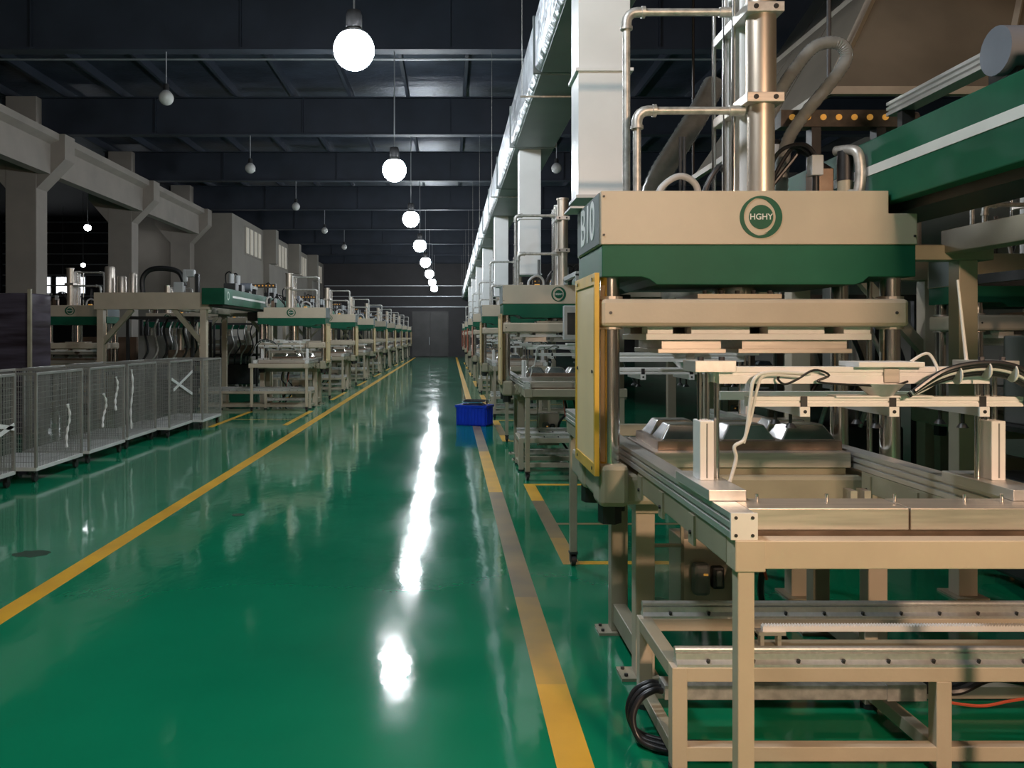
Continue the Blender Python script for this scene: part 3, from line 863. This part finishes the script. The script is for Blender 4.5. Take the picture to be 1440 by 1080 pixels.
pr = make_press('beige and green hydraulic press marked B10 with yellow guard panel', False)
text_mesh('number_plate', 'B10', .25, 'lettering', pr, (.6535 - O[0], 3.90 - O[1], 2.118), (PI / 2, 0, -PI / 2), .0010)
tb = make_table('cream rail table with aluminium guide rails standing through press B10', False)
tk = make_track('low beige shuttle track with round rails crossing under the table of press B10', False)
am = make_arm('pale transfer arm with hose bundle over the front table of press B10', False)
ga = make_gantry('long green gantry beam with white stripe beside press B10', False)
am2 = copy_tree(am, skip=('hose', 'cable_tie', 'cable', 'air_tube'))
am2.location = (O[0], O[1] + 2.25, 0)
am2['label'] = 'pale transfer arm on the rails behind press B10'

for k in range(1, 7):
    w_ = ORD[k]
    p = copy_tree(pr, skip=('number_plate',))
    p.location = unit_R(k)
    p['label'] = 'beige and green press under the foil duct, %s on from press B10' % w_
    p['group'] = 'presses under the foil duct'
    fm, im = ('palepanel', 'panel') if k < 3 else (('orangesoft', 'orangesoft') if k == 3 else ('orange', 'orange'))
    for c in p.children:
        if c.name.startswith('guard_panel'):
            c.data = c.data.copy()
            c.data.materials[0] = MT[fm]
            for q in c.children:
                if q.name.startswith('infill'):
                    q.data = q.data.copy()
                    q.data.materials[0] = MT[im]
    q = copy_tree(tb)
    q.location = unit_R(k)
    q['label'] = 'cream rail table of the press %s on from press B10' % w_
    q['group'] = 'rail tables under the foil duct'
    if k < 4:
        q = copy_tree(tk)
        q.location = unit_R(k)
        q['label'] = 'low shuttle track of the press %s on from press B10' % w_
        q['group'] = 'shuttle tracks under the foil duct'
        q = copy_tree(am)
        q.location = unit_R(k)
        q['label'] = 'transfer arm of the press %s on from press B10' % w_
        q['group'] = 'transfer arms under the foil duct'
    q = copy_tree(ga)
    q.location = unit_R(k)
    q['label'] = 'green gantry beam of the press %s on from press B10' % w_
    q['group'] = 'green gantries under the foil duct'

# second row of presses, deeper in the dark on the right
for i, (x, y) in enumerate(((4.75, 6.3), (4.75, 12.9))):
    p = copy_tree(pr, skip=('number_plate', 'guard_panel'))
    p.location = (x, y, 0)
    p['label'] = 'dim press standing in the dark behind the gantry of press B10' if i == 0 else 'dim press in the dark second behind the gantry of press B10'

# left row
OL = (-3.57, 18.4)
prL = make_press('beige and green press standing nearest the wire mesh carts', True, cyl_top=3.0, frame='palepanel', drop=.315)
tbL = make_table('cream rail table of the press nearest the wire mesh carts', True)
tkL = make_track('low shuttle track of the press nearest the wire mesh carts', True)
amL = make_arm('pale transfer arm of the press nearest the wire mesh carts', True)
gaL = make_gantry('green gantry with tanks and cable loop on its portal behind the mesh carts', True)
for o in (prL, tbL, tkL, amL, gaL):
    o.location = (OL[0], OL[1], 0)
gaL.location.x -= .10
for o in (prL, tbL):
    o.scale = (1.11, 1, 1)
for k in range(1, 8):
    w_ = ORD[k]
    y = OL[1] + P_L * k
    p = copy_tree(prL); p.location = (OL[0], y, 0)
    p['label'] = 'press in the row below the louvred wall, %s on from the carts\' press' % w_
    p['group'] = 'presses below the louvred wall'
    q = copy_tree(tbL); q.location = (OL[0], y, 0)
    q['label'] = 'rail table in the row below the louvred wall, %s on from the carts\' press' % w_
    q['group'] = 'rail tables below the louvred wall'
    if k < 4:
        q = copy_tree(tkL); q.location = (OL[0], y, 0)
        q['label'] = 'shuttle track below the louvred wall, %s on from the carts\' press' % w_
        q['group'] = 'shuttle tracks below the louvred wall'
    q = copy_tree(gaL); q.location = (OL[0] - .10, y, 0)
    q['label'] = 'green gantry below the louvred wall, %s on from the carts\' press' % w_
    q['group'] = 'green gantries below the louvred wall'
    for c in list(q.children):
        if c.name.split('.')[0] in ('vacuum_tank', 'cable_loop', 'pick_head', 'post_stub'):
            bpy.data.objects.remove(c)
p = copy_tree(prL, skip=('guard_panel', 'emblem')); p.location = (-7.9, 17.0, 0)
p['label'] = 'dim press with chrome columns behind the tank portal'

# ------------------------------------------------------------------ overhead duct with white drops
du = thing('ventilation_duct', 'long foil-wrapped overhead duct above the right press row', 'duct', (1.18, 26, 4.3))
DO = (1.18, 26, 4.3)
for i in range(19):
    y0 = -1.5 + i * 3.3
    sec = MB().prism([(.87, 4.34), (.91, 4.30), (1.5, 4.30), (1.5, 4.86), (.87, 4.86)], 'y', y0, y0 + 3.26)
    so = sec.build('duct_section', 'foil', du, DO, bevel=.01)
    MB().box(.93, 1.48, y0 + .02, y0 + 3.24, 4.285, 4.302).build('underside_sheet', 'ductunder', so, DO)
    MB().prism([(.85, 4.29), (1.52, 4.29), (1.52, 4.88), (.85, 4.88)], 'y', y0 - .02, y0 + .02).build('flange', 'ductunder', so, DO)
for k in range(9):
    y = 2.5 + 6.6 * k
    h = MB().cyl((.80, y, 4.25), (.80, y, 7.05), .004, n=6).cyl((1.57, y, 4.25), (1.57, y, 7.05), .004, n=6).cyl((.78, y, 4.26), (1.59, y, 4.26), .012, n=6)
    h.build('hanger', 'galv', du, DO)
for k in range(7):
    y = 5.2 + 6.6 * k
    x0, x1 = (.815, 1.145) if k == 0 else (1.0, 1.31)
    dd = box('drop_duct', 'ductwhite', (x0, x1, y, y + .3, 2.49, 4.29), du, DO, bevel=.004)
    box('drop_flange', 'ductwhite', (x0 - .018, x1 + .018, y - .018, y + .318, 3.28, 3.30), dd, DO)
    box('drop_rim', 'lightgrey', (x0 - .015, x1 + .015, y - .015, y + .315, 2.475, 2.495), dd, DO)

# brown extraction hood at upper right
hd = thing('extraction_hood', 'brown sheet metal extraction hood above the green gantry', 'hood', (3.2, 5.6, 2.95))
HO = (3.2, 5.6, 2.95)
BL, BR, TR, TL = Vector((2.2, 4.75, 3.02)), Vector((5.2, 4.75, 3.02)), Vector((5.6, 5.6, 4.9)), Vector((3.35, 5.6, 4.9))
BL2, BR2, TR2, TL2 = Vector((2.2, 7.4, 3.02)), Vector((5.2, 7.4, 3.02)), Vector((5.6, 6.6, 4.9)), Vector((3.35, 6.6, 4.9))
def slab(a, b, c, d, th, nm):
    n = (b - a).cross(d - a).normalized() * th
    return MB().hull8([tuple(p) for p in (a, b, c, d)], [tuple(p + n) for p in (a, b, c, d)]).build(nm, 'hood', hd, HO)
def lerp(a, b, u): return a + (b - a) * u
for i in range(3):
    u0, u1 = i / 3 + .004, (i + 1) / 3 - .004
    slab(lerp(BL, BR, u0), lerp(BL, BR, u1), lerp(TL, TR, u1), lerp(TL, TR, u0), .01, 'hood_panel')
    slab(lerp(BL2, BL, u0), lerp(BL2, BL, u1), lerp(TL2, TL, u1), lerp(TL2, TL, u0), .01, 'hood_panel')
for i in range(4):
    u = i / 3
    MB().bar(lerp(BL, BR, u), lerp(TL, TR, u), .045).build('hood_rib', 'hoodrib', hd, HO)
for u in (0, .45):
    MB().bar(lerp(BL, TL, u), lerp(BR, TR, u), .045).build('hood_rib', 'hoodrib', hd, HO)
    MB().bar(lerp(BL2, TL2, u), lerp(BL, TL, u), .045).build('hood_rib', 'hoodrib', hd, HO)
for p in (BL, BR, BL2, BR2):
    MB().cyl(tuple(p), (p.x, p.y, 8.06), .012, n=6).build('hood_hanger', 'dark', hd, HO)

# clear corrugated hose looping beside the cylinder of press B10
pts = cr([(1.72, 4.25, 2.236), (1.725, 4.25, 2.42), (1.75, 4.25, 2.60), (1.83, 4.25, 2.735), (1.99, 4.25, 2.93), (2.06, 4.25, 3.05), (2.015, 4.25, 3.12), (1.90, 4.25, 3.105), (1.80, 4.24, 3.0), (1.71, 4.2, 2.88), (1.62, 4.15, 2.72), (1.53, 4.1, 2.69)], 12)
hs = MB().tube(pts, [.031 + .003 * (i % 2) for i in range(len(pts))], 14).build('corrugated_hose', 'clearhose', None, (1.72, 4.25, 2.236), smooth=True)
hs.location = (1.72, 4.25, 2.236)
tag(hs, 'clear grey corrugated hose looped above press B10', 'hose')
pts = cr([(1.75, 6.3, 2.4), (1.9, 6.3, 2.8), (2.05, 6.3, 3.05), (2.25, 6.4, 3.35), (2.4, 6.5, 3.6)], 14)
hs = MB().tube([(p.x - .3, p.y, p.z) for p in pts], [.085 + .006 * (i % 2) for i in range(len(pts))], 14).build('flexible_duct', 'clearhose', None, (1.6, 6.3, 2.4), smooth=True)
hs.location = (1.6, 6.3, 2.4)
tag(hs, 'silvery flexible duct rising behind the pipes of press B10', 'duct')

# hoses spilling from the trunking of press B10
for i in range(3):
    pts = cr([(.838, 3.235 + .034 * i, .195), (.80, 3.225 + .036 * i, .20), (.745, 3.22 + .04 * i, .165), (.715, 3.20 + .04 * i, .10), (.735, 3.17 + .04 * i, .035), (.80, 3.13 + .04 * i, .018), (.9, 3.10 + .04 * i, .018), (1.05, 3.09 + .04 * i, .018)], 6)
    o = MB().tube(pts, .013, 10).build('black_hose', 'darkhose', None, (.8, 3.2, 0), smooth=True)
    o.location = (.8, 3.2, 0)
    tag(o, 'black hose curling from the end of the galvanised cable trunking', 'hose', 'hoses at the trunking end')
pts = cr([(1.88, 3.21, .175), (2.05, 3.17, .165), (2.2, 3.15, .20), (2.5, 3.12, .24)], 6)
o = MB().tube(pts, .006, 6).build('red_cable', 'redcable', None, (1.9, 3.27, 0), smooth=True)
o.location = (1.9, 3.27, 0)
tag(o, 'thin red cable trailing from the galvanised trunking', 'cable')
for i in range(3):
    pts = cr([(1.88, 3.232 + .034 * i, .20), (2.0, 3.22 + .04 * i, .2), (2.12, 3.2 + .045 * i, .26), (2.3, 3.2 + .045 * i, .24), (2.6, 3.19 + .045 * i, .25)], 6)
    o = MB().tube(pts, .016, 8).build('black_cable', 'darkhose', None, (1.9, 3.27, 0), smooth=True)
    o.location = (1.9, 3.27, 0)
    tag(o, 'black cable lying between the rails of the shuttle track', 'cable', 'cables between the rails')

# whip rods, red box beyond the B10 press
for x, y, z0, z1 in ((1.742, 2.62, 1.50, 1.76), (2.29, 4.0, 1.45, 1.86)):
    pass
ws = MB().cyl((1.755, 2.78, 1.515), (1.725, 2.78, 1.79), .006, .004, n=8).build('whip_rod', 'whitecable', None, (1.755, 2.78, 1.515))
ws.location = (1.755, 2.78, 1.515)
tag(ws, 'thin white rod standing up from the transfer arm plate', 'rod')

# operator panel hung from the next press
hm = thing('operator_panel', 'grey touch screen panel hung before the press next to B10', 'screen', (1.42, 9.25, 1.6))
HO2 = (1.42, 9.25, 1.6)
box('housing', 'lightgrey', (1.28, 1.62, 9.22, 9.30, 1.55, 1.94), hm, HO2, bevel=.01)
box('display', 'screen', (1.32, 1.58, 9.214, 9.221, 1.61, 1.86), hm, HO2)
MB().box(1.42, 1.47, 9.24, 9.28, 1.94, 2.30).box(1.42, 1.47, 9.24, 10.25, 2.28, 2.33).box(1.42, 1.47, 10.2, 10.25, 2.236, 2.30).build('swing_arm', 'lightgrey', hm, HO2)

# ------------------------------------------------------------------ blue crate with cables
bc = thing('plastic_crate', 'blue ribbed plastic crate standing on the yellow aisle line', 'crate', (.44, 14.7, 0))
bc.rotation_euler = (0, 0, math.radians(-22))
lx, ly, hz = .28, .19, .36
m = MB()
m.box(-lx, lx, -ly, ly, .0, .02)
for (a, b, c, d) in ((-lx, lx, -ly, -ly + .012), (-lx, lx, ly - .012, ly), (-lx, -lx + .012, -ly, ly), (lx - .012, lx, -ly, ly)):
    m.box(a, b, c, d, 0, hz)
m.build('body', 'blue', bc)
for i in range(9):
    x = -lx + .03 + i * .0625
    box('rib', 'blue', (x - .008, x + .008, -ly - .012, -ly, .02, hz - .04), bc)
for i in range(6):
    y = -ly + .04 + i * .06
    box('rib', 'blue', (lx, lx + .012, y - .008, y + .008, .02, hz - .04), bc)
    box('rib', 'blue', (-lx - .012, -lx, y - .008, y + .008, .02, hz - .04), bc)
rm = MB().box(-lx - .018, lx + .018, -ly - .018, -ly, hz - .04, hz).box(-lx - .018, lx + .018, ly, ly + .018, hz - .04, hz).box(-lx - .018, -lx, -ly, ly, hz - .04, hz).box(lx, lx + .018, -ly, ly, hz - .04, hz)
rm.build('rim', 'blue', bc)
for i in range(8):
    R_ = .10 + .022 * (i % 4)
    cx, cy = .05 * math.sin(i * 2.1), .02 * math.cos(i * 1.7)
    pts = [(cx + 1.5 * R_ * math.cos(j * .7), cy + .85 * R_ * math.sin(j * .7), .29 + .021 * i + .001 * j) for j in range(9)]
    o = MB().tube(cr(pts, 5), .008, 7).build('coiled_cable', ('black', 'dark', 'cyan')[i % 3], None, smooth=True)
    o.location = (.44, 14.7, 0)
    o.rotation_euler = (0, 0, math.radians(-22))
    tag(o, ('cyan' if i % 3 == 2 else 'black') + ' coiled cable heaped in the blue crate', 'cable', 'cables in the blue crate')

# ------------------------------------------------------------------ wire mesh carts
def wires(mb, axis, c, a0, a1, z0, z1, pa=.03, pz=.06, r=.0018):
    n = int((a1 - a0) / pa)
    for i in range(1, n):
        a = a0 + (a1 - a0) * i / n
        if axis == 'x': mb.box(c - r, c + r, a - r, a + r, z0, z1)
        else: mb.box(a - r, a + r, c - r, c + r, z0, z1)
    n = int((z1 - z0) / pz)
    for i in range(1, n):
        z = z0 + (z1 - z0) * i / n
        if axis == 'x': mb.box(c - r, c + r, a0, a1, z - r, z + r)
        else: mb.box(a0, a1, c - r, c + r, z - r, z + r)
    return mb

def make_cart(label):
    t = thing('mesh_cart', label, 'cart')
    W, Ln, H, z0 = .42, .56, 1.2, .16
    fr = MB()
    for x in (-W, W - .03):
        for y in (-Ln, Ln - .03):
            fr.box(x, x + .03, y, y + .03, z0, H)
    for x in (-W, W - .03):
        fr.box(x, x + .03, -Ln, Ln, H - .03, H)
    for y in (-Ln, Ln - .03):
        fr.box(-W, W, y, y + .03, H - .03, H)
    fr.build('frame', 'cartframe', t, bevel=.003)
    box('platform', 'cartplate', (-W, W, -Ln, Ln, z0 - .03, z0 + .012), t, bevel=.003)
    for ax, c, a, b in (('x', -W + .015, -Ln + .03, Ln - .03), ('x', W - .015, -Ln + .03, Ln - .03), ('y', -Ln + .015, -W + .03, W - .03), ('y', Ln - .015, -W + .03, W - .03)):
        o = wires(MB(), ax, c, a, b, z0, H - .03).build('mesh_side', 'wire', t)
        o['kind'] = 'stuff'
    for x in (-W + .06, W - .06):
        for y in (-Ln + .07, Ln - .08):
            castor(t, x, y, .131, r=.05)
    return t
ct = make_cart('wire mesh cart at the near end of the cart row')
spots = [(-5.02, 8.10, 'wire mesh cart with crossed white straps at the end of the row'),
         (-4.90, 9.42, 'wire mesh cart second in the row from the end with crossed straps'),
         (-4.90, 10.72, 'wire mesh cart third in the row, film strip hanging on it'),
         (-4.95, 12.06, 'wire mesh cart between the film strip cart and the strapped cart'),
         (-4.78, 13.28, 'wire mesh cart with a white strap slanting across its side'),
         (-4.62, 14.46, 'wire mesh cart at the end of the row by the green press')]
carts = []
for i, (x, y, lab) in enumerate(spots):
    o = ct if i == 0 else copy_tree(ct)
    o.location = (x, y, 0)
    o['label'] = lab
    o['group'] = 'wire mesh carts in a row'
    carts.append(o)
for ci, segs in ((0, (((.425, -.3, .78), (.425, .52, .62)), ((.425, .0, .52), (.425, .52, .66)))), (4, (((.428, -.5, .92), (.428, .52, .62)), ((.425, -.4, .74), (.425, .54, 1.0))))):
    for a, b in segs:
        MB().bar(a, b, .008, .045).build('strap', 'film', carts[ci])
def film(cart, y, z0, z1, sway):
    n = 10
    pts = [(.43 + .012 * math.sin(j / n * 7), y + sway * math.sin(j / n * 4), z0 + (z1 - z0) * (1 - j / n)) for j in range(n + 1)]
    o = MB().tube(cr(pts, 3), [.006 + .012 * abs(math.sin(i * .55 + y * 9)) for i in range(3 * n + 1)], 6).build('film_scrap', 'film', cart, smooth=True)
    o['label'] = 'white plastic film scrap'
film(carts[1], .13, .30, .80, .04)
film(carts[2], -.17, .42, .85, .06)
film(carts[2], .22, .60, 1.05, .03)
film(carts[3], -.46, .28, 1.12, .02)

# dark wrapped stack and rack at far left
rk = thing('wrapped_rack', 'tall rack wrapped in dark shiny film behind the carts', 'rack', (-7.3, 13.3, 0))
box('wrap', 'purple', (-1.2, .62, -.3, .4, .05, 2.28), rk, bevel=.03)
for x in (-1.2, -.3, .6):
    box('upright', 'olive', (x, x + .05, -.34, -.29, 0, 2.34), rk)
MB().tube(cr([(-.55, -.37, 1.2), (-.5, -.37, 1.5), (-.25, -.37, 1.8), (.05, -.37, 2.05)]), .022, 8).build('bent_bar', 'black', rk, smooth=True)
bs = thing('board_stack', 'brown boards stacked behind the dim press with chrome columns', 'boards', (-8.0, 18.9, 0))
for i in range(4):
    box('board', 'brownboard', (-1.0 + i * .45, -.58 + i * .45, -.05, .05, .0, 1.45 + .12 * (i % 2)), bs)

def hydraulic_unit(label):
    t = thing('hydraulic_unit', label, 'machine')
    fr = MB()
    for x in (-.7, .64):
        for y in (-.4, .34):
            fr.box(x, x + .06, y, y + .06, 0, 2.0)
    fr.box(-.7, .7, -.4, -.34, 1.94, 2.0).box(-.7, .7, .34, .4, 1.94, 2.0).box(-.7, -.64, -.4, .4, 1.94, 2.0).box(.64, .7, -.4, .4, 1.94, 2.0)
    fr.box(-.7, .7, -.4, -.36, .95, 1.0).box(-.7, .7, .36, .4, .95, 1.0)
    fr.build('frame', 'dark', t)
    box('tank', 'dark', (-.6, .6, -.3, .3, .06, .7), t, bevel=.03)
    MB().cyl((-.35, -.05, .82), (.25, -.05, .82), .14, n=18).build('pump_motor', 'servo', t, smooth=True)
    box('shelf', 'dark', (-.64, .64, -.36, .36, 1.0, 1.03), t)
    box('control_box', 'grey', (-.5, -.1, -.25, .2, 1.03, 1.6), t, bevel=.01)
    box('valve_block', 'brownsteel', (.1, .45, -.2, .15, 1.03, 1.3), t, bevel=.01)
    for i in range(5):
        x = -.45 + .2 * i
        MB().tube(cr([(x, -.32, .7), (x + .05, -.42, 1.0), (x + .2, -.38, 1.3), (x + .1, -.3, 1.7), (x + .15, -.2, 1.97)]), .022, 8).build('pipe', ('darkhose', 'galv')[i % 2], t, smooth=True)
    MB().cyl((.3, .0, 1.3), (.3, .0, 1.75), .07, n=16).build('accumulator', 'steel', t, smooth=True)
    return t
hu = hydraulic_unit('dark hydraulic unit in an open frame behind the tank portal')
for i, (x, y, lab) in enumerate(((-6.0, 17.3, None),
                                 (-6.75, 20.4, 'dark hydraulic unit behind the press nearest the mesh carts'),
                                 (-6.75, 26.1, 'dark hydraulic unit first on along the louvred wall row'),
                                 (4.15, 5.2, 'dark hydraulic unit added to darken the space right of the B10 gantry'),  # both right-hand units are put in to darken the background
                                 (3.9, 8.4, 'dark hydraulic unit added to darken the space under the extraction hood'))):
    o = hu if i == 0 else copy_tree(hu)
    o.location = (x, y, 0)
    if lab:
        o['label'] = lab
for i, y in enumerate((22.9, 28.6)):
    p = copy_tree(prL, skip=('guard_panel', 'emblem'))
    p.location = (-7.9, y, 0)
    p['label'] = 'dim press %s behind the chrome column press' % ('next' if i == 0 else 'second')
